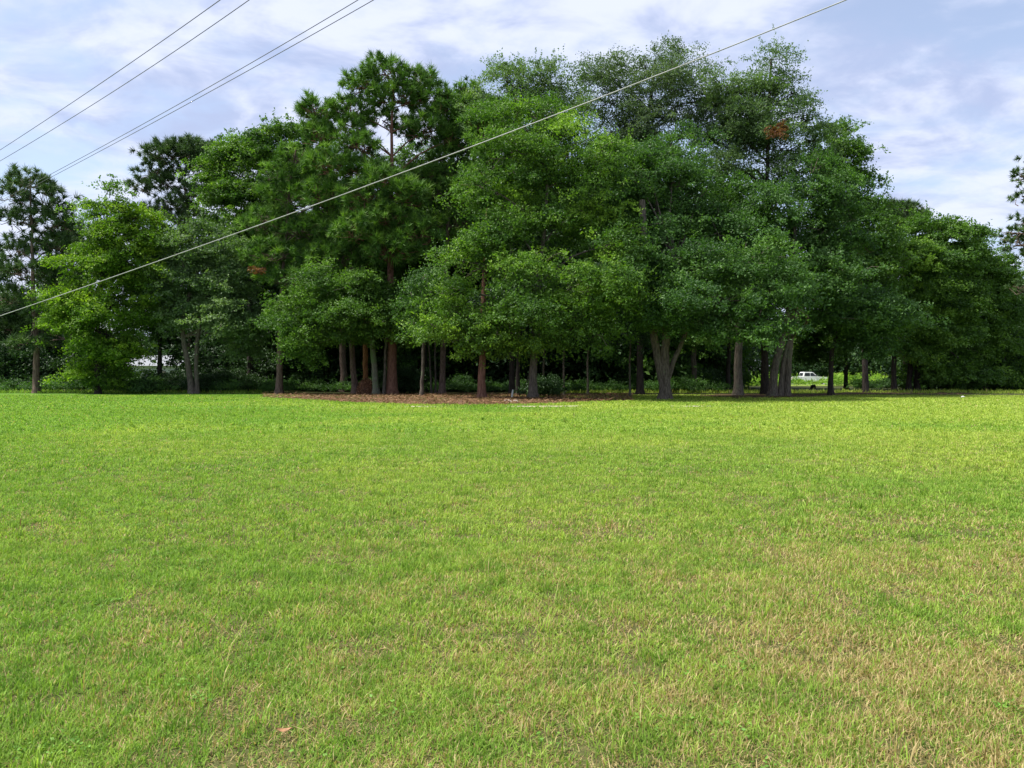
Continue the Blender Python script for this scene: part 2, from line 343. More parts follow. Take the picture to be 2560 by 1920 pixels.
def broad(b, tw, rng, lobes, dens=1., leaf=.19, spray=.5, per=34, flat=.5, lo=.5, rag=.42, tmean=.45, shoot=.14, nf=.85):
    for c, r in lobes:
        c = np.asarray(c, float); r = np.asarray(r, float)
        area = 4 * np.pi * ((r[0] * r[1]) ** 1.6 / 3 + (r[0] * r[2]) ** 1.6 / 3 + (r[1] * r[2]) ** 1.6 / 3) ** (1 / 1.6)
        n = max(12, int(area * dens * 1.25 / spray ** 2)); K = max(4, n // 15)
        P0, d0 = lobe_points(rng, c, r, K, lo, rag)
        t0 = tmean + rng.normal(0, .19, K) + .07 * (rng.random() - .5)
        ix = rng.integers(0, K, n); sg = spray * (.9 + .7 * rng.random((n, 1))); sg = sg
        P = P0[ix] + rng.normal(size=(n, 3)) * sg * np.array([1.15, 1.15, .5]); d = d0[ix]; stv = t0[ix]
        P[:, 2] -= .22 * np.linalg.norm((P - P0[ix])[:, :2], axis=1)
        ok = P[:, 2] > .35; P, d, stv = P[ok], d[ok], stv[ok]; n = len(P)
        sz = spray * (.55 + .9 * rng.random(n)); k = per
        st = np.clip(stv + rng.normal(0, .09, n), 0, 1)
        off = rng.normal(size=(n, k, 3)) * np.array([.5, .5, flat * .5])
        out = d * np.array([1, 1, .3]); out /= np.linalg.norm(out, axis=1)[:, None] + 1e-9
        off[..., 2] -= .3 * np.einsum('nkj,nj->nk', off, out)
        Q = (P[:, None] + off * sz[:, None, None]).reshape(-1, 3)
        nr = np.array([0, 0, .7]) + .5 * np.repeat(d, k, 0) + rng.normal(0, nf, (n * k, 3))
        tt = np.clip(np.repeat(st, k) + rng.normal(0, .12, n * k), 0, 1)
        leaves(b, Q, nr, rng, leaf, leaf * .6, tt)
        # ragged leading shoots that break the outline
        sel = np.where((rng.random(n) < shoot) & (d[:, 2] > -.35))[0]
        if len(sel):
            m = 16; dr = d[sel] * .7 + np.array([0, 0, .85]) + rng.normal(0, .3, (len(sel), 3)); dr /= np.linalg.norm(dr, axis=1)[:, None]
            L = (.5 + .8 * rng.random(len(sel))) * (spray / .5) ** .5 * (1.35 if shoot > .25 else 1.); u = rng.random((len(sel), m))
            Q = P[sel][:, None] + dr[:, None] * (u * L[:, None])[..., None] + rng.normal(0, .05, (len(sel), m, 3)) * (1.3 - u)[..., None] * 1.2
            leaves(b, Q.reshape(-1, 3), np.repeat(dr, m, 0) * .3 + rng.normal(0, .8, (len(sel) * m, 3)), rng, leaf * .9, leaf * .5, np.clip(np.repeat(st[sel], m) + .08, 0, 1))
        sel = rng.random(n) < .05
        for p in P[sel]:
            m = c + (p - c) * .45 + rng.normal(0, .25, 3); tw.tube([m, (m + p) / 2 + rng.normal(0, .15, 3), p], [.035, .022, .01], 4, cap=False)
def needles(b, tw, rng, lobes, dens=1., tuft=.58, per=44, tmean=.45, lo=.35, up=.35, wd=.065):
    for c, r in lobes:
        c = np.asarray(c, float); r = np.asarray(r, float)
        area = 4 * np.pi * ((r[0] * r[1]) ** 1.6 / 3 + (r[0] * r[2]) ** 1.6 / 3 + (r[1] * r[2]) ** 1.6 / 3) ** (1 / 1.6)
        n = max(8, int(area * dens * 4.0)); P, d = lobe_points(rng, c, r, n * 2, lo, .22)
        keep = (d[:, 2] > -.25) | (rng.random(2 * n) < .35); P, d = P[keep][:n], d[keep][:n]; n = len(P)
        sz = tuft * (.65 + .7 * rng.random(n)); ax = d * .8 + np.array([0, 0, up + .3]) + rng.normal(0, .3, (n, 3)); ax /= np.linalg.norm(ax, axis=1)[:, None]
        dd = unit(rng, n * per) * .95 + np.repeat(ax, per, 0) * .75; dd /= np.linalg.norm(dd, axis=1)[:, None]
        base = np.repeat(P, per, 0) + np.repeat(ax, per, 0) * (rng.random(n * per) * .5 * np.repeat(sz, per))[:, None]
        Ls = (np.repeat(sz, per) * (.6 + .5 * rng.random(n * per)))[:, None]
        u, v, _ = rot_basis(dd, rng.random(n * per) * 6.28); w_ = wd * (.6 + .8 * rng.random(n * per))[:, None]
        V = np.stack([base - u * w_ * .5, base + u * w_ * .5, base + dd * Ls], 1).reshape(-1, 3); k = np.arange(n * per) * 3
        tt = np.clip(np.repeat(tmean + rng.normal(0, .24, n), per) + rng.normal(0, .1, n * per), 0, 1)
        b.add(V, np.column_stack([k, k + 1, k + 2]), tt)
        sel = rng.random(n) < .42; hub = c - np.array([0, 0, r[2] * .35])
        for p in P[sel]:
            m = hub + (p - hub) * .4 + rng.normal(0, .2, 3); tw.tube([m, (m + p) / 2 + rng.normal(0, .14, 3) - [0, 0, .08], p], [.035, .024, .010], 4, cap=False)
def curve(P, rng, n=7, wob=.1):
    P = np.asarray(P, float); s = np.concatenate([[0], np.cumsum(np.linalg.norm(np.diff(P, axis=0), axis=1))]); tt = np.linspace(0, s[-1], n)
    o = np.column_stack([np.interp(tt, s, P[:, k]) for k in range(3)])
    if n > 4:
        for _ in range(2): o[1:-1] = (o[:-2] + 2 * o[1:-1] + o[2:]) / 4
    o[1:-1] += rng.normal(0, wob, (len(o) - 2, 3)) * [1, 1, .3]; return o
def trunk_tube(tb, rng, path, r0, r1, flare=1.45, sides=12, n=14):
    P = curve(path, rng, n, min(.035, r0 * .09)); P[0] = path[0]; P[0][2] = min(P[0][2], -.05)
    t = np.linspace(0, 1, n); r = r0 + (r1 - r0) * t ** .85
    z = P[:, 2]; r = r * (1 + (flare - 1) * np.exp(-np.clip(z, 0, None) / .35))
    # extra ring close to the ground so the root flare reads
    q = P[0] + (P[1] - P[0]) * min(1, .45 / max(.46, np.linalg.norm(P[1] - P[0])))
    P = np.vstack([P[:1], q, P[1:]]); r = np.concatenate([[r0 * flare * 1.12], [r0 * (1 + (flare - 1) * .3)], r[1:]])
    tb.tube(P, r, sides, rough=.10, rng=rng); return P
def limbs(tb, rng, P, rs, lobes, droop=.0):
    zt = P[:, 2]
    for c, r in lobes:
        c = np.asarray(c, float); hd = math.hypot(c[0] - P[-1][0], c[1] - P[-1][1])
        want = c[2] - .45 * hd - r[2] * .3; k = int(np.argmin(np.abs(zt - want))); k = max(min(k, len(P) - 1), 3, int(np.argmax(zt > min(4.2, zt[-1] * .6))))
        s = P[k]; rr = max(.035, np.interp(k, [0, len(P) - 1], rs) * .5)
        L = np.linalg.norm(c - s)
        if L < .6: continue
        m = (s + c) / 2 + np.array([0, 0, .12 * L]) + rng.normal(0, .06 * L, 3)
        tb.tube(curve([s, m, c], rng, 7, .06), np.linspace(rr, .04, 7), 6, rough=.08, rng=rng, cap=False)
        for _ in range(4):
            e = c + unit(rng, 1)[0] * r * .75; tb.tube(curve([c + rng.normal(0, .1, 3) - (c - s) * .15, e], rng, 4, .08), [.045, .035, .022, .01], 4, cap=False)

nseed = [100]; GROW = 1.13
def make_tree(name, label, D, base_px, trunk, lobes, kind, leafm, barkm, group=None, stems=(), dead=(), cat='tree', flare=1.45, **kw):
    """trunk: [width px at base, width px at top, [(px,py[,dd])...]]; lobes: (px,py,rx,ry[,dd[,rd]]) measured on the tree's own plane at distance D"""
    nseed[0] += 1; rng = np.random.default_rng(nseed[0])
    root = empty(name, (X(base_px, D), D, 0)); tag(root, label, cat, group)
    org = np.array([X(base_px, D), D, 0.]); s = D / F
    tb = MB(); path = [org.copy()] + [W(p[0], p[1], D) + [0, p[2] if len(p) > 2 else 0, 0] for p in trunk[2]]
    P = trunk_tube(tb, rng, np.array(path), trunk[0] * s / 2, trunk[1] * s / 2, flare)
    for st in stems:
        sp = [W(p[0], p[1], D) + [0, p[2] if len(p) > 2 else 0, 0] for p in st[2]]
        if st[2][0][1] > HZ + 10: sp[0][2] = -.05; trunk_tube(tb, rng, np.array(sp), st[0] * s / 2, st[1] * s / 2, 1.3)
        else: tb.tube(curve(sp, rng, 9, .05), np.linspace(st[0] * s / 2, st[1] * s / 2, 9), 9, rough=.08, rng=rng)
    LB = []
    for l in lobes:
        dd = l[4] if len(l) > 4 else 0; rd = l[5] if len(l) > 5 else None; d = D + dd
        c = np.array([X(l[0], D), d, Zp(l[1], D)]); rx = l[2] * s * GROW; rz = l[3] * s * GROW
        LB.append((c, np.array([rx, rd if rd else max(1.2, min(rx, 4.5) * .9), rz])))
    cb = MB(); limbs(tb, rng, P, (trunk[0] * s / 2, trunk[1] * s / 2), LB)
    (needles if kind == 'pine' else broad)(cb, tb, rng, LB, **kw)
    tb.build('trunk', barkm, root, org, smooth=True)
    cb.build('crown', leafm, root, org)
    if dead:
        db = MB(); dl = [(W(x, y, D) + [0, dd, 0], np.array([r * s, r * s, r2 * s])) for (x, y, r, r2, dd) in dead]
        broad(db, MB(), rng, dl, dens=2.0, leaf=.16, spray=.24, per=26, lo=.1, shoot=0); o = db.build('dead_leaves', M_DEAD, root, org); o['label'] = 'clump of dead orange leaves'
    return root

# ------------------------------------------------------------------ the grove, left to right (pixel measures of the 1024 px wide photograph, distances in metres)
make_tree('pine_tree', 'tall dark pine with bare lower trunk at far left edge of the grove', 62, 37, [6.5, 1.2, [(36, 340), (33, 280), (31, 200), (30, 178)]],
    [(30, 186, 20, 14), (10, 196, 15, 13), (50, 205, 17, 16), (60, 225, 13, 14), (20, 222, 20, 10), (45, 245, 22, 11, 1), (8, 250, 14, 12, 1), (30, 272, 24, 12), (52, 285, 16, 10, 1), (10, 300, 18, 12), (38, 312, 14, 8), (34, 345, 15, 7, -1)],
    'pine', M_PINED, B_PINE, dens=.55)
make_tree('broadleaf_tree', 'bright lime green leafy tree beside the far left pine', 60, 98, [5, 2, [(96, 350), (100, 300), (104, 230)]],
    [(108, 205, 17, 15), (132, 218, 22, 13), (120, 238, 24, 18), (150, 232, 16, 14), (98, 262, 24, 18), (130, 268, 26, 20), (76, 300, 26, 18), (112, 305, 30, 20), (140, 300, 20, 18), (70, 322, 22, 14), (105, 340, 24, 18), (125, 355, 18, 16), (96, 368, 18, 12)],
    'broad', M_LIME, B_DARK, dens=.95, leaf=.2)
make_tree('pine_tree', 'rounded dark pine crown rising behind the lime green tree', 74, 190, [5, 1.2, [(190, 300), (190, 230), (184, 180), (180, 165)]],
    [(172, 158, 24, 14), (198, 156, 20, 12), (160, 150, 12, 6), (188, 148, 16, 7), (212, 162, 12, 12), (152, 172, 15, 10), (140, 188, 9, 6), (205, 172, 16, 14), (166, 185, 16, 8), (200, 195, 20, 12), (178, 210, 20, 10), (155, 215, 14, 9), (198, 225, 22, 12)],
    'pine', M_PINED, B_PINE, dens=.62)
make_tree('oak_tree', 'greyish green leaning oak with two pale stems left of the grove', 61, 192, [6, 3, [(186, 352), (180, 330), (190, 290), (205, 250)]],
    [(188, 240, 24, 16), (215, 250, 22, 18), (176, 268, 22, 18), (210, 282, 26, 20), (240, 268, 18, 22), (190, 302, 24, 16), (228, 312, 26, 18), (250, 325, 18, 14), (180, 318, 14, 10), (235, 340, 20, 12), (165, 290, 12, 10)],
    'broad', M_GREY, B_GREY, stems=[(4.5, 3, [(197, 393), (196, 350), (203, 300), (215, 270)])], dens=.95, leaf=.2)
make_tree('broadleaf_tree', 'tall rounded light green tree left of the big pines', 68, 250, [7, 3, [(250, 300), (255, 200), (262, 150)]],
    [(258, 140, 22, 14), (290, 140, 22, 15), (235, 158, 20, 16), (272, 165, 28, 20), (305, 168, 22, 20), (232, 190, 22, 20), (262, 205, 28, 22), (300, 205, 26, 22), (240, 232, 24, 18), (280, 245, 28, 20), (310, 240, 20, 20), (226, 148, 9, 11), (218, 170, 12, 14), (216, 198, 14, 16), (312, 128, 14, 10)],
    'broad', M_OAKY, B_DARK, dens=.85, leaf=.22)
make_tree('pine_tree', 'pine with straight grey brown trunk standing alone left of the litter', 60, 279, [6.8, 1.4, [(280, 320), (284, 260), (290, 180), (296, 150)]],
    [(300, 160, 20, 12), (278, 178, 20, 12), (318, 178, 18, 12), (290, 200, 24, 12), (322, 205, 18, 12), (265, 225, 22, 13), (300, 232, 26, 12), (275, 258, 26, 12, -1), (315, 262, 24, 12), (290, 282, 20, 9, -1)],
    'pine', M_PINE, B_PINE, dens=.6, dead=[(271, 275, 1.0, 1.5, -3)])
make_tree('pine_tree', 'tallest spreading pine with thick red brown trunk in the middle', 58, 392, [10.5, 1.6, [(391, 300), (390, 220), (392, 165), (391, 120), (393, 85)]],
    [(386, 75, 22, 14), (412, 82, 20, 14), (362, 88, 17, 13), (398, 100, 26, 12), (430, 98, 17, 12), (345, 112, 20, 12), (318, 112, 19, 13), (350, 132, 22, 11), (440, 118, 20, 12), (455, 108, 14, 12), (425, 132, 22, 10), (320, 138, 18, 11), (362, 152, 22, 10, -1), (455, 140, 16, 12), (335, 170, 26, 13, -1), (370, 178, 22, 10, -1), (410, 175, 16, 9, 1), (325, 195, 22, 12), (435, 172, 16, 10, 1), (380, 116, 14, 9, 1), (405, 124, 15, 8, 1), (392, 190, 22, 10, -2), (370, 204, 22, 12, -2), (412, 204, 22, 12, -2), (394, 226, 26, 12, -2), (366, 238, 24, 12, -2), (418, 242, 24, 12, -2), (394, 256, 24, 11, -2)],
    'pine', M_PINE, B_RED, dens=.7)
make_tree('pine_tree', 'pine with dull trunk behind its neighbours, leftmost of the dense trunk cluster', 66, 343, [7.4, 4, [(343, 300), (345, 230), (350, 180)]],
    [(345, 200, 26, 14), (365, 215, 26, 14), (335, 225, 26, 14), (375, 240, 26, 14), (345, 250, 28, 14), (320, 262, 24, 13), (372, 268, 26, 12)],
    'pine', M_PINE, B_PINE, dens=.62)
make_tree('pine_tree', 'pine with slim knotty trunk leaning left in the trunk cluster', 60, 355, [6.4, 3.6, [(352, 350), (350, 310), (352, 240)]],
    [(350, 235, 24, 12, -1), (370, 250, 24, 12, -1), (340, 262, 22, 12, -1), (395, 225, 24, 13, -1), (410, 245, 20, 12, -1)], 'pine', M_PINE, B_PINE, dens=.62)
make_tree('dead_tree', 'orange brown stripped trunk above a mound of dead needles', 61.5, 365.5, [5.4, 4.6, [(365.5, 350), (365, 320), (365, 300)]],
    [(366, 303, 10, 6)], 'broad', M_OAK, B_ORANGE, dens=.8)
make_tree('oak_tree', 'oak with lichened grey green trunk and low spreading limbs', 58, 376.5, [6.6, 4.4, [(373, 350), (371, 322), (362, 300), (358, 270)]],
    [(320, 300, 26, 14, -2), (345, 285, 26, 14, -2), (296, 320, 18, 10, -3), (318, 338, 18, 12, -3), (350, 315, 28, 14, -3), (385, 318, 24, 14, -2), (372, 290, 28, 16, -1), (400, 300, 24, 16, -1), (400, 338, 16, 9, -2), (316, 352, 10, 8, -3), (355, 335, 22, 9, -2), (288, 310, 14, 9, -2)],
    'broad', M_OAK, B_LICH, stems=[(4, 2.5, [(371, 322), (385, 305), (398, 290)])], dens=.95, leaf=.18)
make_tree('young_tree', 'thin pale stem leaning against the thick red brown trunk', 57.5, 384, [2.9, 2.2, [(385.5, 350), (387, 330), (387, 312)]],
    [(388, 308, 9, 7)], 'broad', M_OAK, B_GREY, dens=.8)
make_tree('young_tree', 'slender grey tree just right of the thick red brown trunk', 52.5, 421.5, [3.7, 2.6, [(423, 360), (424, 330), (425, 300)]],
    [(425, 300, 18, 14), (440, 318, 16, 12), (410, 322, 12, 9), (428, 280, 16, 12)], 'broad', M_BLUE, B_GREY, dens=.9, leaf=.17)
for k_, (bx, tx, lab) in enumerate(((431.5, 428, 'left of a thin pair of grey saplings behind the litter'), (435.5, 435, 'right of a thin pair of grey saplings behind the litter'))):
    make_tree('sapling', lab, 60 + k_, bx, [2.0, 1.4, [((bx + tx) / 2, 360), (tx, 330), (tx, 300)]], [(tx, 300, 10, 8)], 'broad', M_SHADE_LEAF, B_GREY, group='saplings between the big trunks', dens=.8)
make_tree('tall_tree', 'spiky topped pale tree rising behind the yellow green oak', 57, 512, [6, 1.5, [(512, 200), (520, 110), (524, 70)]],
    [(524, 66, 13, 13), (505, 80, 16, 13), (545, 78, 17, 14), (490, 98, 16, 14), (525, 92, 24, 14), (566, 84, 14, 12), (480, 118, 16, 14), (560, 108, 22, 14), (508, 116, 24, 16)],
    'broad', M_GREY, B_DARK, dens=.75, leaf=.16, shoot=.4)
make_tree('pine_tree', 'dim low pine between the far left pine and the lime tree', 74, 72, [5, 1.6, [(72, 320), (73, 260), (74, 230)]],
    [(76, 232, 14, 9), (66, 246, 18, 11), (84, 250, 16, 12), (74, 268, 22, 12), (60, 282, 20, 11), (84, 288, 18, 12), (70, 305, 22, 12), (62, 325, 18, 10), (20, 330, 20, 10), (40, 345, 18, 9)], 'pine', M_PINED, B_PINE, dens=.7)
make_tree('broadleaf_tree', 'dim tree closing the gap behind the lime tree and leaning oak', 76, 160, [5, 2, [(160, 330), (160, 280), (162, 250)]],
    [(158, 245, 20, 12), (172, 262, 20, 14), (150, 275, 22, 14), (165, 295, 24, 14), (150, 318, 20, 12), (172, 325, 18, 10)], 'broad', M_OAK, B_DARK, dens=.75, leaf=.24)
make_tree('broadleaf_tree', 'dim tree arching over the gap where the white truck shows', 74, 846, [4, 2, [(846, 350), (838, 310), (830, 280)]],
    [(800, 300, 22, 14), (822, 285, 24, 16), (850, 290, 24, 16), (810, 325, 22, 12), (836, 330, 22, 11), (800, 345, 18, 7), (822, 352, 18, 6), (868, 325, 20, 12), (800, 270, 20, 14), (825, 255, 22, 14)], 'broad', M_OAK, B_DARK, dens=.75, leaf=.24)
make_tree('broadleaf_tree', 'dark green tree filling the gap right of the tallest pine', 67, 425, [5, 2, [(425, 300), (428, 240), (430, 200)]],
    [(430, 160, 20, 14), (405, 165, 18, 12), (375, 170, 18, 12), (445, 180, 20, 14), (425, 185, 22, 14), (415, 205, 24, 16), (445, 212, 24, 16), (400, 228, 26, 16), (432, 238, 28, 16), (452, 250, 24, 16), (408, 258, 26, 16), (380, 245, 24, 16), (360, 228, 20, 14)], 'broad', M_OAK, B_DARK, dens=.8, leaf=.2)
make_tree('pine_tree', 'pine with medium reddish grey trunk near the litter centre', 59, 442, [6.3, 1.4, [(444, 330), (446, 250), (452, 170), (460, 100)]],
    [(468, 92, 13, 9), (454, 108, 16, 10), (478, 108, 15, 10), (466, 126, 20, 11), (452, 160, 20, 13), (470, 150, 16, 12), (456, 140, 18, 10), (462, 178, 22, 13), (440, 195, 20, 12), (470, 200, 22, 12), (452, 225, 24, 12)], 'pine', M_PINE, B_PINE, dens=.65)
make_tree('pine_tree', 'pine with solid red brown trunk at the litter edge beside the white stake', 47, 482, [8, 1.4, [(482.5, 340), (484, 280), (487, 190, 2.5), (489, 130, 4)]],
    [(490, 150, 20, 14, 3), (478, 172, 20, 14, 3), (500, 180, 20, 14, 3), (486, 110, 20, 16, 5), (500, 90, 18, 16, 5), (475, 100, 14, 12, 5)], 'pine', M_PINE, B_RED, dens=.8)
make_tree('oak_tree', 'big yellow green oak with flared pale trunk at the grove centre', 47, 533, [8.6, 2.2, [(533.5, 350), (537, 300), (545, 220), (550, 150)]],
    [(505, 115, 28, 22, 2), (545, 108, 30, 22, 2), (520, 150, 34, 22), (570, 140, 32, 24, 1), (600, 160, 28, 24), (545, 180, 34, 24, .5), (490, 190, 28, 22), (600, 202, 30, 21, .5), (500, 232, 32, 20, -1), (560, 224, 34, 19, .5), (470, 265, 26, 18, -1), (520, 272, 30, 18, -2), (610, 250, 26, 18, -2), (575, 290, 30, 18, -3), (605, 285, 26, 18, -3), (455, 312, 24, 16, -1), (490, 320, 28, 15, -2), (540, 312, 32, 16, -3), (620, 300, 20, 16, -3), (470, 340, 20, 12, -1), (500, 342, 18, 9, -1), (585, 322, 26, 14, -2), (545, 338, 20, 9, -2), (450, 290, 16, 12, -1), (430, 325, 12, 9, -1)],
    'broad', M_OAKY, B_GREY, dens=.85, leaf=.17, flare=1.7)
make_tree('dark_tree', 'dark leaning trunk directly behind the flared pale trunk', 54, 518, [4.6, 3, [(518, 360), (520, 330), (522, 300)]],
    [(520, 290, 26, 16), (540, 300, 20, 14), (500, 300, 22, 14)], 'broad', M_SHADE_LEAF, B_DARK, stems=[(2.4, 1.6, [(524, 388), (530, 370), (535, 352)])], dens=.8)
for k_, (bx, D_, lab) in enumerate(((544, 55, 'thin sapling stem just right of the flared pale trunk'), (564, 52, 'thin pale sapling between the flared trunk and the forked tree, left one'), (588, 58, 'faint sapling midway between the flared trunk and the forked tree'), (630, 52, 'thin pale sapling leaning just left of the forked tree'))):
    make_tree('sapling', lab, D_, bx, [2.2, 1.5, [(bx - .5, 365), (bx + .5, 345), (bx, 325)]], [(bx, 322, 13, 9), (bx + 5, 335, 9, 6)], 'broad', M_SHADE_LEAF, B_GREY, group='saplings between the big trunks', dens=.8)
make_tree('oak_tree', 'massive forked oak with three grey stems rising from one base', 47, 665, [12.4, 4, [(665, 372), (664, 352), (667, 320), (675, 270)]],
    [(650, 130, 28, 20, 4), (690, 120, 24, 18, 5), (640, 165, 28, 22, 2), (685, 160, 30, 22, 3), (660, 195, 34, 21, 2.5), (710, 190, 28, 21, 3), (640, 224, 28, 20, 1.5), (690, 230, 34, 20, 2), (735, 224, 26, 20, 2), (650, 262, 30, 18, -1), (700, 270, 34, 18, -2), (745, 262, 30, 20, -2), (640, 290, 20, 16, -1), (680, 300, 32, 15, -3), (725, 300, 30, 16, -3), (770, 290, 24, 18, -2), (690, 325, 22, 11, -2), (745, 322, 24, 11, -3), (715, 335, 16, 8, -3), (645, 320, 14, 10, -1)],
    'broad', M_BLUE, B_GREY, stems=[(8.5, 6, [(663, 384), (655, 340), (649, 312), (646, 270), (642, 200)]), (5.5, 3, [(667, 382), (677, 352), (684, 335), (700, 300)])], dens=.85, leaf=.18, flare=1.25)
make_tree('tall_tree', 'tall airy grey green tree topping the grove right of centre', 58, 640, [7, 2.5, [(640, 200), (650, 110), (655, 60)]],
    [(640, 62, 16, 14), (662, 58, 13, 15), (680, 62, 14, 16), (615, 78, 20, 15), (590, 72, 16, 12), (655, 90, 26, 16), (690, 88, 20, 16), (628, 105, 24, 18), (600, 100, 18, 14), (672, 120, 28, 18), (710, 100, 14, 16), (672, 78, 16, 14), (640, 132, 26, 16), (700, 128, 24, 16), (622, 128, 22, 14), (725, 118, 18, 16)],
    'broad', M_SPARSE, B_DARK, dens=.62, leaf=.15, spray=.6, per=60)
make_tree('tall_tree', 'feathery topped tree with pointed crown at the right of the peak', 56, 765, [8, 2, [(765, 250), (768, 120), (771, 60)]],
    [(771, 58, 9, 15), (778, 76, 16, 13), (760, 92, 20, 14), (795, 92, 18, 16), (735, 90, 16, 14), (712, 82, 12, 12), (722, 110, 22, 16), (770, 118, 28, 18), (808, 115, 16, 18), (740, 140, 26, 18), (785, 148, 28, 18), (812, 140, 14, 16), (765, 175, 30, 18), (720, 165, 22, 16), (800, 172, 24, 18), (745, 120, 20, 14), (762, 132, 22, 14)],
    'broad', M_GREY, B_DARK, dens=.66, leaf=.16, shoot=.3, dead=[(757, 147, 2.0, 4.5, -4.5)])
make_tree('oak_tree', 'deep green oak with twin trunks and an arching bare limb', 52, 772, [8.5, 3, [(775, 360), (784, 335), (790, 310), (795, 230)]],
    [(770, 205, 30, 20), (810, 190, 26, 22), (840, 185, 20, 20, 1), (795, 230, 34, 19, 1.5), (835, 225, 26, 20), (765, 254, 28, 15, 1), (820, 260, 30, 16), (850, 250, 18, 20), (795, 290, 28, 14, -1), (838, 290, 24, 14, -1), (770, 305, 18, 10, 1), (820, 312, 20, 9, 1)],
    'broad', M_BLUE, B_GREY, stems=[(6, 3, [(780, 396), (782, 370), (788, 345), (792, 320), (796, 280)]), (2.8, 1.6, [(791, 338), (792, 329, -2.5), (786, 324, -4), (776, 321, -5.5), (766, 319, -6.2), (757, 315, -7)]), (7, 5, [(787, 396), (788, 370), (790, 340), (800, 300), (815, 250)])], dens=.85, leaf=.19)
make_tree('oak_tree', 'low rounded blue green bough tree right of the arching limb', 55, 831, [5.4, 3.2, [(831, 360), (835, 335), (848, 318)]],
    [(850, 305, 24, 12, -2), (872, 312, 22, 14, -2), (860, 330, 24, 14, -2), (884, 322, 16, 12, -2), (842, 322, 14, 10, -2), (868, 344, 18, 8, -2)],
    'broad', M_BLUE, B_DARK, stems=[(1.1, 1.5, [(817, 322, -4), (828, 322, -4), (840, 324, -4), (850, 330, -1)])], dens=1.0, leaf=.18)
make_tree('oak_tree', 'oak with heavy shaded trunk between the forked tree and twin trunks', 53, 738, [9.2, 3, [(738, 350), (742, 300), (745, 220)]],
    [(735, 200, 28, 18, 2), (760, 225, 26, 18, 2), (715, 245, 26, 18, 2), (745, 265, 28, 16, 3), (730, 310, 20, 12, 3), (755, 330, 16, 9, 3)], 'broad', M_OAK, B_GREY, dens=.8)
make_tree('dark_tree', 'narrow dark trunk close behind the heavy shaded trunk', 66, 728, [4.4, 3, [(729, 350), (730, 310), (732, 260)]], [(730, 290, 24, 16), (715, 325, 20, 12), (742, 310, 16, 12)], 'broad', M_SHADE_LEAF, B_DARK, dens=.8)
make_tree('oak_tree', 'slim grey tree right of the forked oak and further back', 65, 694, [5.6, 3.6, [(694, 350), (693, 310), (695, 250)]], [(690, 290, 26, 15), (705, 320, 18, 12), (680, 325, 18, 12), (698, 340, 14, 8)], 'broad', M_OAK, B_GREY, dens=.8)
# right wing
make_tree('broadleaf_tree', 'olive green tree stepping down from the peak at right', 62, 866, [6, 3, [(864, 340), (860, 280), (855, 220)]],
    [(838, 138, 12, 10), (828, 160, 16, 14), (842, 155, 18, 16), (855, 178, 16, 18), (866, 205, 20, 18), (846, 215, 22, 18), (872, 238, 24, 20), (855, 262, 26, 18), (884, 268, 20, 16), (870, 292, 22, 14)], 'broad', M_OAK, B_DARK, dens=.9, leaf=.21)
make_tree('pine_tree', 'small pine crown peeking over the right wing of trees', 76, 905, [4, 2, [(905, 300), (903, 230), (900, 215)]],
    [(900, 212, 18, 8), (885, 216, 12, 7), (915, 218, 12, 7), (902, 226, 20, 8)], 'pine', M_PINED, B_PINE, dens=.8)
make_tree('broadleaf_tree', 'right wing tree with yellow lit shoulder and straight trunk', 66, 894, [5, 3, [(894, 350), (892, 300), (892, 250)]],
    [(888, 238, 16, 14), (905, 250, 20, 15), (918, 262, 18, 12, -1), (898, 275, 26, 16), (880, 300, 20, 14), (908, 305, 24, 14), (890, 325, 22, 12), (915, 330, 22, 12), (900, 345, 20, 9), (925, 290, 18, 16)],
    'broad', M_OAKY, B_DARK, dens=.9, leaf=.22)
make_tree('broadleaf_tree', 'dark rounded tree with two close trunks in the right wing', 67, 909, [5, 3, [(910, 350), (918, 300), (930, 250)]],
    [(932, 228, 20, 13), (952, 236, 20, 14), (925, 250, 22, 16), (955, 262, 26, 18), (932, 285, 26, 18), (965, 290, 22, 18), (945, 312, 26, 16), (930, 340, 24, 14), (960, 345, 26, 16), (940, 368, 22, 12), (972, 372, 22, 12)],
    'broad', M_OAK, B_DARK, stems=[(6, 4, [(917, 393), (919, 350), (925, 300), (940, 260)])], dens=.9, leaf=.22)
make_tree('broadleaf_tree', 'domed olive tree sloping to the right edge of the wood', 70, 985, [5, 3, [(985, 340), (980, 290), (978, 260)]],
    [(970, 245, 18, 13), (988, 265, 18, 14), (975, 278, 22, 18), (1000, 285, 18, 16), (985, 305, 24, 18), (1008, 310, 18, 16), (975, 335, 26, 18), (1000, 340, 26, 18), (985, 368, 28, 14), (1010, 372, 14, 9)],
    'broad', M_OAK, B_DARK, dens=.9, leaf=.22)
make_tree('broadleaf_tree', 'light green roadside tree at the extreme right with thin pale trunk', 82, 1009, [2.6, 2, [(1009, 350), (1010, 320)]],
    [(1012, 282, 14, 12), (1028, 300, 18, 14), (1008, 322, 20, 14), (1030, 330, 20, 16), (1015, 345, 20, 9), (1040, 350, 22, 14)], 'broad', M_OAKY, B_GREY, dens=.85, leaf=.24)
make_tree('pine_tree', 'near pine reaching in from the right edge against the sky', 50, 1046, [9, 2, [(1046, 300), (1044, 220), (1042, 150)]],
    [(1020, 176, 7, 8), (1031, 190, 11, 9), (1022, 196, 6, 4), (1046, 160, 18, 13), (1013, 233, 8, 7), (1028, 222, 11, 7), (1019, 243, 10, 6), (1030, 256, 8, 5), (1040, 240, 18, 14), (1022, 287, 5, 5), (1038, 290, 14, 10)],
    'pine', M_PINED, B_PINE, dens=.6, tuft=.34)

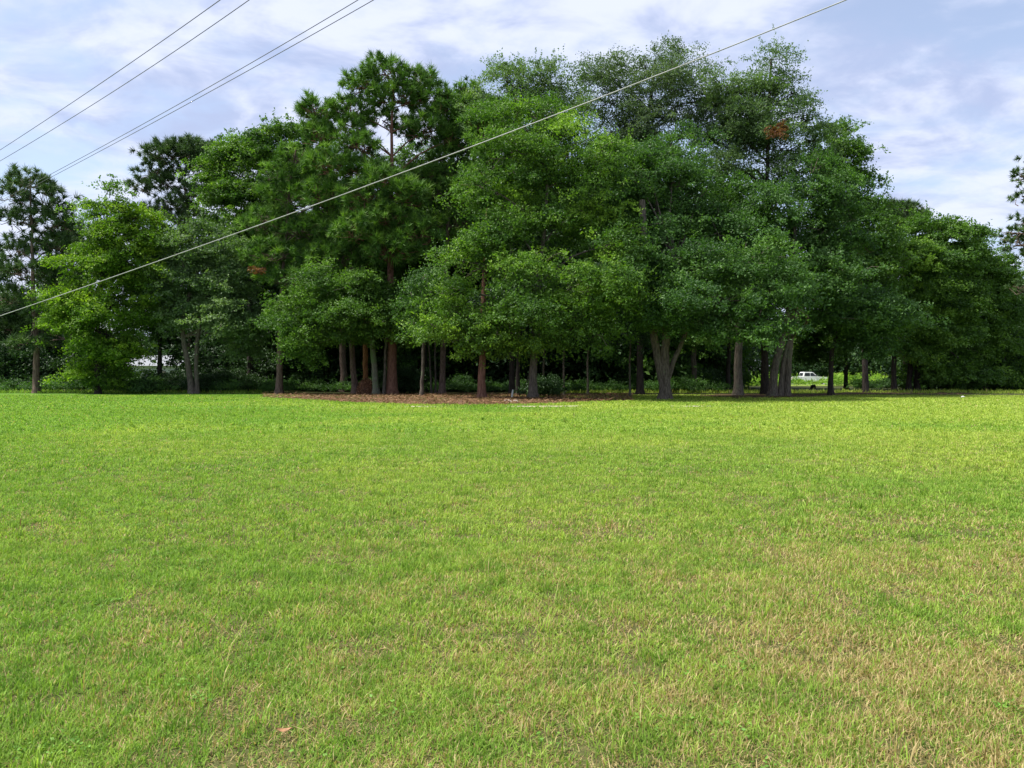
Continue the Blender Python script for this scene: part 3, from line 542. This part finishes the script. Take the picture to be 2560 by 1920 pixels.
# ------------------------------------------------------------------ dark wood behind the grove
def back_proto(seed, H, rr, m, dens=.55):
    rng = np.random.default_rng(seed); root = empty('background_tree', (0, 0, 0)); tb = MB(); cb = MB()
    trunk_tube(tb, rng, np.array([[0, 0, 0], [.3, 0, H * .5], [.1, .1, H * .85]]), .28, .08)
    lb = []
    for k in range(13):
        h = H * (.16 + .78 * (k / 12)); w_ = rr * (1 - .45 * (k / 12) ** 2); a = rng.random() * 6.28
        lb.append((np.array([math.cos(a) * w_ * .5, math.sin(a) * w_ * .5, h]), np.array([w_ * .62, w_ * .62, H * .09 + .8])))
    broad(cb, tb, rng, lb, dens=dens, leaf=.30, spray=.75, per=34)
    tb.build('trunk', B_DARK, root, smooth=True); cb.build('crown', m, root); return root
protos = [back_proto(1, 15, 4.6, M_SHADE_LEAF), back_proto(2, 17, 5.0, M_BLUE), back_proto(3, 13, 4.4, M_SHADE_LEAF)]
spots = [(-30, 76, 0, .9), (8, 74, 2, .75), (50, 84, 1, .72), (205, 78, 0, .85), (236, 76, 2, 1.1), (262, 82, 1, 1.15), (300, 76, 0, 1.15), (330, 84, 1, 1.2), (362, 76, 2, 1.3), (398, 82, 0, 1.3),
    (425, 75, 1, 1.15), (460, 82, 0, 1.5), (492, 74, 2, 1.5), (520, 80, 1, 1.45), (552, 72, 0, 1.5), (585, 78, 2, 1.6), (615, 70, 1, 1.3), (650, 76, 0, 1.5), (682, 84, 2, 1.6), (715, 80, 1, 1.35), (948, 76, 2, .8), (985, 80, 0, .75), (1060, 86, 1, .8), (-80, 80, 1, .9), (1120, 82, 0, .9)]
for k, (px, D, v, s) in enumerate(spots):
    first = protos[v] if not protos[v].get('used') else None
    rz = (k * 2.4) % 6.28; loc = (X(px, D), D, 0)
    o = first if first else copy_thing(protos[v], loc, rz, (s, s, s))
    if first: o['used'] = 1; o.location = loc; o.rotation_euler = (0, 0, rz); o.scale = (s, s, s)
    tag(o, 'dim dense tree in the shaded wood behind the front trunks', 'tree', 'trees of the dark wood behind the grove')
for p in protos:
    del p['used']
for o in sc.objects:
    if 'used' in o.keys(): del o['used']

rng = np.random.default_rng(77)
def mass(name, label, cat, pts, m, dens, leaf, spray, per, tmean=.4, kind='stuff'):
    cb = MB(); tb = MB(); broad(cb, tb, rng, pts, dens=dens, leaf=leaf, spray=spray, per=per, lo=.3, tmean=tmean)
    o = cb.build(name, m); tag(o, label, cat, kind=kind); return o
pts = []
for k in range(92):
    px = -60 + 770 * k / 91 + rng.normal(0, 5); D = 71 + rng.random() * 10; h = 1.2 + 2.6 * rng.random()
    if 108 < px < 182: h *= .28
    if px > 640: h *= .6
    pts.append((np.array([X(px, D), D, h * .5]), np.array([2.2, 1.8, h * .8])))
for k in range(24):
    px = 925 + 130 * k / 23; D = 72 + rng.random() * 8; h = 1.5 + 2.5 * rng.random(); pts.append((np.array([X(px, D), D, h * .5]), np.array([2.2, 1.8, h * .8])))
mass('undergrowth', 'dark tangled undergrowth filling the wood behind the trunks', 'undergrowth', pts, M_SHADE_LEAF, .9, .26, .8, 70)
# ferns and weeds at the foot of the trees
pts = []
for k in range(150):
    px = -20 + 740 * rng.random(); D = 62 + rng.random() * 6
    if 330 < px < 460: D += 1
    h = .25 + .45 * rng.random(); pts.append((np.array([X(px, D), D, h * .5]), np.array([.9, .7, h])))
for k in range(50):
    px = 860 + 180 * rng.random(); D = 70 + rng.random() * 5; h = .3 + .5 * rng.random(); pts.append((np.array([X(px, D), D, h * .5]), np.array([1., .7, h])))
mass('weeds', 'low dull green weeds and ferns along the foot of the grove', 'weeds', pts, M_BLUE, 1.2, .14, .35, 40, .35)
# sunlit verge round the road
pts = []
for k in range(120):
    px = 640 + 300 * rng.random(); D = 96 + rng.random() * 14; h = .4 + .9 * rng.random() ** 2
    if 778 < px < 838: h = .05 + .10 * rng.random()
    pts.append((np.array([X(px, D), D, h * .45]), np.array([1.3, .9, h * .7])))
mass('tall_weeds', 'sunlit yellow green weeds in front of the road beyond the trees', 'weeds', pts, M_WEED, .9, .2, .5, 40, .5)
def shrub(px, D, w_, h, m, label, leaf=.16):
    r2 = np.random.default_rng(int(px * 7)); root = empty('shrub', (X(px, D), D, 0)); tag(root, label, 'shrub', 'shrubs around the grove'); cb = MB(); tb = MB(); o = np.array([X(px, D), D, 0])
    lb = [(o + [r2.normal(0, w_ * .22), r2.normal(0, w_ * .2), h * (.35 + .35 * r2.random())], np.array([w_ * .34, w_ * .34, h * .34])) for _ in range(6)]
    for c, r in lb: tb.tube([o + [0, 0, -.03], (o + c) / 2 + [.05, 0, .1], c], [.035, .025, .012], 5)
    broad(cb, MB(), r2, lb, dens=1.3, leaf=leaf, spray=.4, per=50, lo=.2); tb.build('stem', B_DARK, root, o, smooth=True); cb.build('foliage', m, root, o)
shrub(549, 50, 1.3, 1.5, M_SHADE_LEAF, 'dark leafy shrub standing right beside the flared pale trunk')
shrub(146, 62, 2.0, 1.0, M_BLUE, 'round green bush under the lime green tree at left')
shrub(186, 66, 2.6, 1.6, M_SHADE_LEAF, 'low dark bush just left of the leaning pale oak stems')
shrub(222, 65, 3.4, 2.2, M_SHADE_LEAF, 'wide dark bush right of the leaning pale oak stems')
shrub(405, 62, 3.0, 2.0, M_SHADE_LEAF, 'dark bush behind the thick red brown trunk')
shrub(1016, 84, 3.4, 1.5, M_WEED, 'sunlit lime green bush at the right edge of the lawn')
shrub(990, 76, 3.8, 2.4, M_OAK, 'dull green bush at the foot of the right wing')
# far tree line beyond the road
pts = []
for k in range(150):
    x = -150 + 330 * k / 149; D = 142 + rng.random() * 18; h = 9 + 6 * rng.random()
    pts.append((np.array([x, D, h * .45]), np.array([4.5, 4., h * .55])))
mass('far_wood', 'continuous far wood closing the view beyond the road', 'wood', pts, M_SHADE_LEAF, .75, .5, 1.4, 40, .5)

# ------------------------------------------------------------------ litter, sand, road
def strip(name, edge, m, lift=.02, bump=.0, seed=0, rag=.5, ny=14, nxn=180, kind='structure', label=None, cat=None):
    e = np.array(edge, float); px = np.linspace(e[0, 0], e[-1, 0], nxn); y0 = np.interp(px, e[:, 0], e[:, 1]); y1 = np.interp(px, e[:, 0], e[:, 2])
    t = np.linspace(0, 1, ny)[:, None]; k = np.minimum(1, np.minimum(np.arange(nxn), np.arange(nxn)[::-1]) / 12)
    mid = (y0 + y1) / 2; y0 = mid + (y0 - mid) * k; y1 = mid + (y1 - mid) * k
    ww = np.maximum(.15, y1 - y0)
    y0 = y0 + rag * (vnoise(px * .35, px * 0 + seed, 21) - .5) * ww * .5 + .15 * rag * (vnoise(px * 1.7, px * 0 + seed, 22) - .5) * ww; y1 = y1 + rag * (vnoise(px * .31, px * 0 + seed, 23) - .5) * ww * .5
    Y = y0 + (y1 - y0) * t; Xx = (px - 512) / F * Y
    Zz = gz(Xx, Y) + lift * np.sin(np.pi * np.clip(t * 1.0, 0, 1)) ** .5 + bump * vnoise(Xx * 1.3, Y * 1.3, 31) * np.sin(np.pi * t) + .004
    b = MB(); i = np.arange(ny - 1)[:, None] * nxn; j = np.arange(nxn - 1)[None]
    b.add(np.stack([Xx, Y, Zz], -1).reshape(-1, 3), np.stack([i + j, i + j + 1, i + nxn + j + 1, i + nxn + j], -1).reshape(-1, 4))
    return tag(b.build(name, m, smooth=True), label, cat, kind=kind)
def dirt_mat(name, a, c, gr, amt):
    m, t, out = mat(name); g = N(t, 'ShaderNodeNewGeometry'); P = g.outputs['Position']
    n1 = noise(t, P, 7, 5, .7); n2 = noise(t, P, 1.1, 4, .6, .5)
    col = mixc(t, maprange(t, n1, .3, .7), a, c); col = mixc(t, maprange(t, n2, .62 - amt, .74 - amt), col, gr)
    p = N(t, 'ShaderNodeBsdfPrincipled'); t.links.new(col, p.inputs['Base Color']); p.inputs['Roughness'].default_value = .95; p.inputs['Specular IOR Level'].default_value = .1
    b = N(t, 'ShaderNodeBump'); b.inputs['Strength'].default_value = .8; b.inputs['Distance'].default_value = .08; t.links.new(n1, b.inputs['Height']); t.links.new(b.outputs[0], p.inputs['Normal'])
    t.links.new(p.outputs[0], out.inputs[0]); return m
M_LITTER = dirt_mat('pine straw litter', (.06, .032, .018), (.17, .090, .048), (.06, .085, .022), .13)
M_SAND = dirt_mat('pale sand', (.26, .22, .16), (.46, .41, .32), (.20, .25, .06), .12)
M_MOULD = dirt_mat('leaf mould', (.06, .035, .02), (.13, .085, .05), (.05, .09, .02), .06)  # brown ground colour with green patches mixed in by noise
strip('litter_ground', LIT, M_LITTER, .02, .12, 3, .45)
strip('leaf_mould', [(700, 52, 54), (735, 48.5, 58), (775, 49, 58), (810, 50, 58), (850, 58, 64), (900, 60, 70), (960, 60, 70), (990, 63, 66)], M_MOULD, .03, .08, 5, .35)
for k_, e in enumerate(SANDS): strip('sand_patch', e, M_SAND, .02, 0, 7 + 2 * k_, .5, 6, 60)
road = MB(); road.add([[-160, 114, .02], [200, 114, .02], [200, 129, .02], [-160, 129, .02]], [[0, 1, 2, 3]])
tag(road.build('road', plain('asphalt', (.16, .155, .15), .85, vary=.15, vscale=2)), kind='structure')
# loose straw and twigs on the litter, tufts along its edges
rng = np.random.default_rng(9); b = MB(); n = 24000
px = 262 + rng.random(n) * 370; y = 37 + 20 * rng.random(n) ** 1.25; e = np.interp(px, [262, 300, 350, 410, 470, 520, 560, 600, 640], [50, 45, 41, 38.2, 37.6, 38.2, 40, 42, 44]); ok = (y > e - .5); px, y = px[ok], y[ok]; x = (px - 512) / F * y; n = len(x)
a = rng.random(n) * 6.28; L = .08 + .14 * rng.random(n); d = np.column_stack([np.cos(a), np.sin(a), rng.normal(0, .25, n)]) * L[:, None]; p0 = np.column_stack([x, y, gz(x, y) + .03 + .12 * rng.random(n)]); u = np.column_stack([-np.sin(a), np.cos(a), np.zeros(n)]) * .02; u[:, 2] = .012
k = np.arange(n) * 4; b.add(np.stack([p0, p0 + u, p0 + d + u, p0 + d], 1).reshape(-1, 3), np.column_stack([k, k + 1, k + 2, k + 3]), rng.random(n))
tag(b.build('pine_straw', leaf_mat('straw bits', (.06, .032, .017), (.15, .078, .038), (.27, .165, .09), trans=.05)), 'reddish brown fallen pine straw scattered around the trunks', 'pine straw', kind='stuff')
b = MB(); n = 9000; px = 232 + rng.random(n) * 420; e = np.interp(px, [232, 300, 350, 410, 470, 520, 560, 600, 652], [50, 44, 40, 37, 36.5, 37, 38.5, 40.5, 43]); y = e + rng.normal(0, .5, n) + 1.2 * (vnoise(px * .3, px * 0, 41) - .4)
blades(b, (px - 512) / F * y, y, rng, .11, .03, .8, .7)
n = 16000; px = -60 + rng.random(n) * 1160; y = 60.5 + rng.random(n) * 4 + 1.5 * vnoise(px * .1, px * 0, 43); ok = (px < 262) | (px > 560); px, y = px[ok], y[ok]
blades(b, (px - 512) / F * y, y, rng, .28, .05, .8, .8)
tag(b.build('grass', M_BLADE), 'ragged taller grass fringe where the lawn meets litter and trees', 'grass', kind='stuff')

# dead needle mound at the stripped trunk
rng = np.random.default_rng(19); b = MB(); D = 60.3; c = np.array([X(366.5, D), D, 0])
th = np.linspace(0, 2 * np.pi, 20, endpoint=False); prof = [(1.15, -.03), (1.0, .25), (.85, .55), (.6, .85), (.3, 1.1), (.05, 1.25)]
V = [c + [r * math.cos(a) * (1 + rng.normal(0, .08)), .7 * r * math.sin(a), z + (rng.normal(0, .06) if z > 0 else 0)] for r, z in prof for a in th]
b.add(V, [[i * 20 + j, i * 20 + (j + 1) % 20, (i + 1) * 20 + (j + 1) % 20, (i + 1) * 20 + j] for i in range(5) for j in range(20)])
n = 1500; a = rng.random(n) * 6.28; z = rng.random(n) * 1.25; rr = (1.15 * (1 - (z / 1.3) ** 1.5) + .05); p = c + np.column_stack([np.cos(a) * rr, .7 * np.sin(a) * rr, z]); leaves(b, p, rng.normal(size=(n, 3)), rng, .3, .04, rng.random(n))
tag(b.build('needle_mound', leaf_mat('mound straw', (.12, .055, .03), (.24, .12, .065), (.36, .2, .11), trans=.05), origin=c), 'rounded orange brown mound of dead needles at the stripped trunk', 'mound')

# ------------------------------------------------------------------ small things
b = MB(); p = W(511.5, 399, 46.5); p[2] = 0; M_STAKE = plain('weathered white wood', (.45, .46, .42), .8, vary=.15)
b.tube([p + [0, 0, -.05], p + [.05, 0, .35], p + [.09, 0, .62]], [.06, .058, .055], 8, rough=.06, rng=rng)
tag(b.build('stake', M_STAKE, origin=p), 'short pale stake tilting right of the solid red brown trunk', 'stake')
M_DEADWOOD = bark_mat('dead wood', (.22, .17, .13), (.42, .36, .30))
for (xa, ya, xb, yb, r, lab) in ((505, 40.8, 512, 40.2, .05, 'pale fallen branch lying on the pine straw, left one'), (514, 40.6, 518, 39.2, .045, 'short broken pale branch on the straw right of the longer one')):
    A = np.array([X(xa, ya), ya, .14]); B = np.array([X(xb, yb), yb, .10]); b = MB(); m_ = (A + B) / 2
    b.tube(curve([A, m_ + [0, .1, .06], B], rng, 6, .02), np.linspace(r, r * .6, 6), 7, rough=.1, rng=rng); b.tube([m_, m_ + [.12, -.15, .14]], [r * .5, r * .2], 5)
    tag(b.build('fallen_branch', M_DEADWOOD, origin=A), lab, 'branch', 'fallen branches on the litter')
p = np.array([X(813, 80), 80, 0.]); b = MB()
b.tube([p + [0, 0, -.05], p + [0, 0, .12], p + [.02, 0, .25], p + [0, 0, .42]], [.36, .29, .27, .26], 12, rough=.08, rng=rng)
tag(b.build('stump', B_DARK, origin=p), 'squat dark tree stump in the sunlit gap below the white truck', 'stump')
p = np.array([X(963, 49.5), 49.5, .03]); b = MB(); b.tube([p + [-.14, 0, .03], p + [-.05, 0, .045], p + [.05, .02, .05], p + [.13, 0, .03]], [.02, .05, .055, .02], 7, rough=.25, rng=rng)
tag(b.build('stone', plain('white stone', (.7, .69, .66), .8, vary=.1), origin=p), 'small white stone lying on the lawn before the right wing', 'stone')

p = np.array([X(284, 3.22), 3.22, .045]); b = MB(); t_ = np.linspace(-1, 1, 9)
V = [p + [.035 * a, .016 * (1 - a * a) * sd_ + .004 * a, .012 * a * a + .006 * abs(sd_)] for sd_ in (-1, 0, 1) for a in t_]
b.add(V, [[r * 9 + c, r * 9 + c + 1, (r + 1) * 9 + c + 1, (r + 1) * 9 + c] for r in range(2) for c in range(8)])
tag(b.build('fallen_leaf', plain('dry leaf', (.28, .14, .06), .7, vary=.3, vscale=60), origin=p), 'single curled orange brown dry leaf on the near grass', 'leaf')

# pale house behind the left trees
D = 104; hx0, hx1 = X(112, D), X(186, D); M_WALL = plain('white siding', (.50, .51, .52), .7, vary=.05); M_ROOF = plain('grey metal roof', (.22, .23, .24), .5, vary=.08)
root = empty('house', ((hx0 + hx1) / 2, D, 0)); tag(root, 'low white house glimpsed between trees at the left', 'house'); O = np.array([(hx0 + hx1) / 2, D, 0.])
b = MB(); b.box([O[0], D + 3.5, 1.4], [hx1 - hx0, 7, 2.8]); b.build('wall', M_WALL, root, O)
b = MB(); e = .5; x0, x1 = hx0 - e, hx1 + e
b.add([[x0, D - e, 2.75], [x1, D - e, 2.75], [x1, D + 3.5, 4.3], [x0, D + 3.5, 4.3], [x0, D + 7 + e, 2.75], [x1, D + 7 + e, 2.75], [x0, D + 3.5, 2.72], [x1, D + 3.5, 2.72]], [[0, 1, 2, 3], [3, 2, 5, 4]]); b.add([[x0, D - e, 2.75], [x0, D + 7 + e, 2.75], [x0, D + 3.5, 4.3], [x1, D - e, 2.75], [x1, D + 7 + e, 2.75], [x1, D + 3.5, 4.3]], [[0, 2, 1], [3, 4, 5]])
b.build('roof', M_ROOF, root, O)
M_GLASS = plain('window glass', (.03, .035, .04), .1); M_TRIM = plain('trim', (.6, .6, .58), .6)
for fx in (.2, .5, .85):
    x = hx0 + (hx1 - hx0) * fx; b = MB(); b.box([x, D - .03, 1.6], [1.2, .06, 1.2]); wn = b.build('window', M_TRIM, root, O); b = MB(); b.box([x, D - .065, 1.6], [1.0, .02, 1.0]); q = b.build('pane', M_GLASS, wn, O)
b = MB(); b.box([hx0 + (hx1 - hx0) * .68, D - .04, 1.02], [.95, .08, 2.04]); b.build('door', plain('door', (.25, .2, .17), .6), root, O)

# white pickup on the road
def truck():
    D = 116.5; cx = X(807.5, D); root = empty('pickup_truck', (cx, D, .02)); tag(root, 'white pickup truck on the road beyond the right trees', 'truck'); O = np.array([cx, D, .02])
    M_P = plain('white paint', (.8, .8, .8), .25, vary=.02); M_G = plain('dark glass', (.02, .025, .03), .08); M_T = plain('tyre', (.02, .02, .02), .85); M_C = plain('rim', (.5, .5, .52), .3, .8); M_B = plain('black trim', (.03, .03, .03), .5)
    def extr(prof, y0, y1, m, name, inset=None, par=root):
        b = MB(); n = len(prof); ins = inset or [0] * n
        V = [O + [x, y0 + s_, z] for (x, z), s_ in zip(prof, ins)] + [O + [x, y1 - s_, z] for (x, z), s_ in zip(prof, ins)]
        b.add(V, [[i, (i + 1) % n, n + (i + 1) % n, n + i] for i in range(n)])
        me = b.build(name, m, par, O); import bmesh
        bm = bmesh.new(); bm.from_mesh(me.data); bm.verts.ensure_lookup_table()
        bm.faces.new([bm.verts[i] for i in range(n)][::-1]); bm.faces.new([bm.verts[n + i] for i in range(n)])
        bmesh.ops.recalc_face_normals(bm, faces=bm.faces); bm.to_mesh(me.data); bm.free(); return me
    def arch(xc, r=.47, z=.42):
        return [(xc + r * math.cos(a), z + r * math.sin(a)) for a in np.linspace(0, math.pi, 9)]
    low = [(2.72, .45), (2.76, .6), (2.76, .98), (2.68, 1.12), (1.25, 1.20), (1.2, 1.21), (-2.68, 1.2), (-2.74, 1.15), (-2.74, .5), (-2.7, .45)]
    prof = low + [(-1.62 - .47, .42)] + arch(-1.62)[::-1][1:-1] + [(-1.62 + .47, .42), (1.78 - .47, .42)] + arch(1.78)[::-1][1:-1] + [(1.78 + .47, .42)]
    extr(prof, -.98, .98, M_P, 'body')
    extr([(1.25, 1.17), (.55, 1.84), (.35, 1.9), (-.75, 1.9), (-.9, 1.82), (-1.05, 1.19)], -.93, .93, M_P, 'cab', [0, .13, .15, .15, .13, 0])
    for sy, y in ((-1, -.99), (1, .99)):
        b = MB(); q = lambda pts: b.add([O + [x, y * (1 - (z - 1.2) * .13) + sy * -.02 * 0 + sy * .004, z] for x, z in pts], [[0, 1, 2, 3]])
        y = sy * .945
        q([(1.02, 1.25), (.5, 1.76), (.1, 1.76), (.1, 1.25)]); q([(.02, 1.25), (.02, 1.76), (-.72, 1.76), (-.88, 1.25)])
        b.build('side_window', M_G, root, O)
    b = MB(); b.add([O + [1.21, -.8, 1.23], O + [1.21, .8, 1.23], O + [.62, .70, 1.79], O + [.62, -.70, 1.79]], [[0, 1, 2, 3]]); b.build('windscreen', M_G, root, O)
    b = MB(); b.add([O + [-1.055, -.75, 1.28], O + [-1.055, .75, 1.28], O + [-.93, .68, 1.76], O + [-.93, -.68, 1.76]], [[0, 3, 2, 1]]); b.build('rear_window', M_G, root, O)
    b = MB(); b.box(O + [-1.9, 0, 1.203], [1.55, 1.6, .012]); b.build('bed', M_B, root, O)
    for x in (-1.62, 1.78):
        for y in (-.86, .86):
            b = MB(); b.tube([O + [x, y - .12, .40], O + [x, y + .12, .40]], [.40, .40], 24); wl = b.build('wheel', M_T, root, O, smooth=False); b = MB(); b.tube([O + [x, y - .128, .40], O + [x, y + .128, .40]], [.24, .24], 16); b.build('rim', M_C, wl, O)
    for nm, x, m in (('front_bumper', 2.8, M_C), ('rear_bumper', -2.8, M_C)): b = MB(); b.box(O + [x, 0, .58], [.12, 1.85, .2]); b.build(nm, m, root, O)
    for y in (-.75, .75):
        b = MB(); b.box(O + [2.72, y, .86], [.08, .3, .16]); b.build('headlight', M_G, root, O); b = MB(); b.box(O + [-2.735, y * 1.22, .95], [.05, .1, .3]); b.build('tail_light', plain('red lens', (.4, .02, .02), .3), root, O)
    b = MB(); b.box(O + [.95, -1.05, 1.3], [.12, .18, .16]); b.build('wing_mirror', M_B, root, O)
truck()

# ------------------------------------------------------------------ overhead wires
M_CABLE = plain('light grey cable jacket', (.36, .37, .35), .6, vary=.12); M_WIRE = plain('dark wire', (.10, .10, .11), .5)
def wire(pts, d0, d1, r, m, label, name='overhead_wire', ext=(500, 420)):
    """pts (px,py) along the wire; depth runs from d0 at the first to d1 at the last as a straight run does in perspective"""
    p = np.array(pts, float); c = np.polyfit(p[:, 0], p[:, 1], 2 if len(p) > 2 else 1)
    xs_ = np.linspace(p[0, 0] - ext[0] * .35, p[-1, 0] + ext[1] * .2, 60); inv = 1 / d0 + (1 / d1 - 1 / d0) * (xs_ - p[0, 0]) / (p[-1, 0] - p[0, 0])
    ysx = np.polyval(c, xs_); P = np.array([W(a, b_, 1 / i_) for a, b_, i_ in zip(xs_, ysx, inv)]); b = MB(); b.tube(P, r, 8)
    tag(b.build(name, m, origin=P[0], smooth=True), label, 'wire', 'overhead wires')
wire([(0, 314.4), (74, 291.6), (256, 228), (480, 144), (512, 130.4), (683, 63), (767, 32), (849, 0)], 25, 14.5, .0135, M_CABLE, 'thick pale cable crossing the whole picture in front of the trees', 'overhead_cable')
wire([(0, 150), (110, 77), (220, 0)], 27, 16.2, .009, M_WIRE, 'dark wire nearest the top left corner, leftmost of four')
wire([(0, 161), (125, 84), (249, 0)], 28.5, 16.2, .009, M_WIRE, 'dark wire second from the top left corner, just below the leftmost')
wire([(0, 200.5), (51, 174), (95.7, 151), (256, 59.6), (303, 32), (359, 0)], 35, 16.2, .009, M_WIRE, 'upper wire of the close pair passing before the far left pine')
wire([(0, 203.5), (51, 177), (95.7, 154.5), (256, 65.5), (317, 32), (374, 0)], 35.5, 16.2, .009, M_WIRE, 'lower wire of the close pair passing before the far left pine')
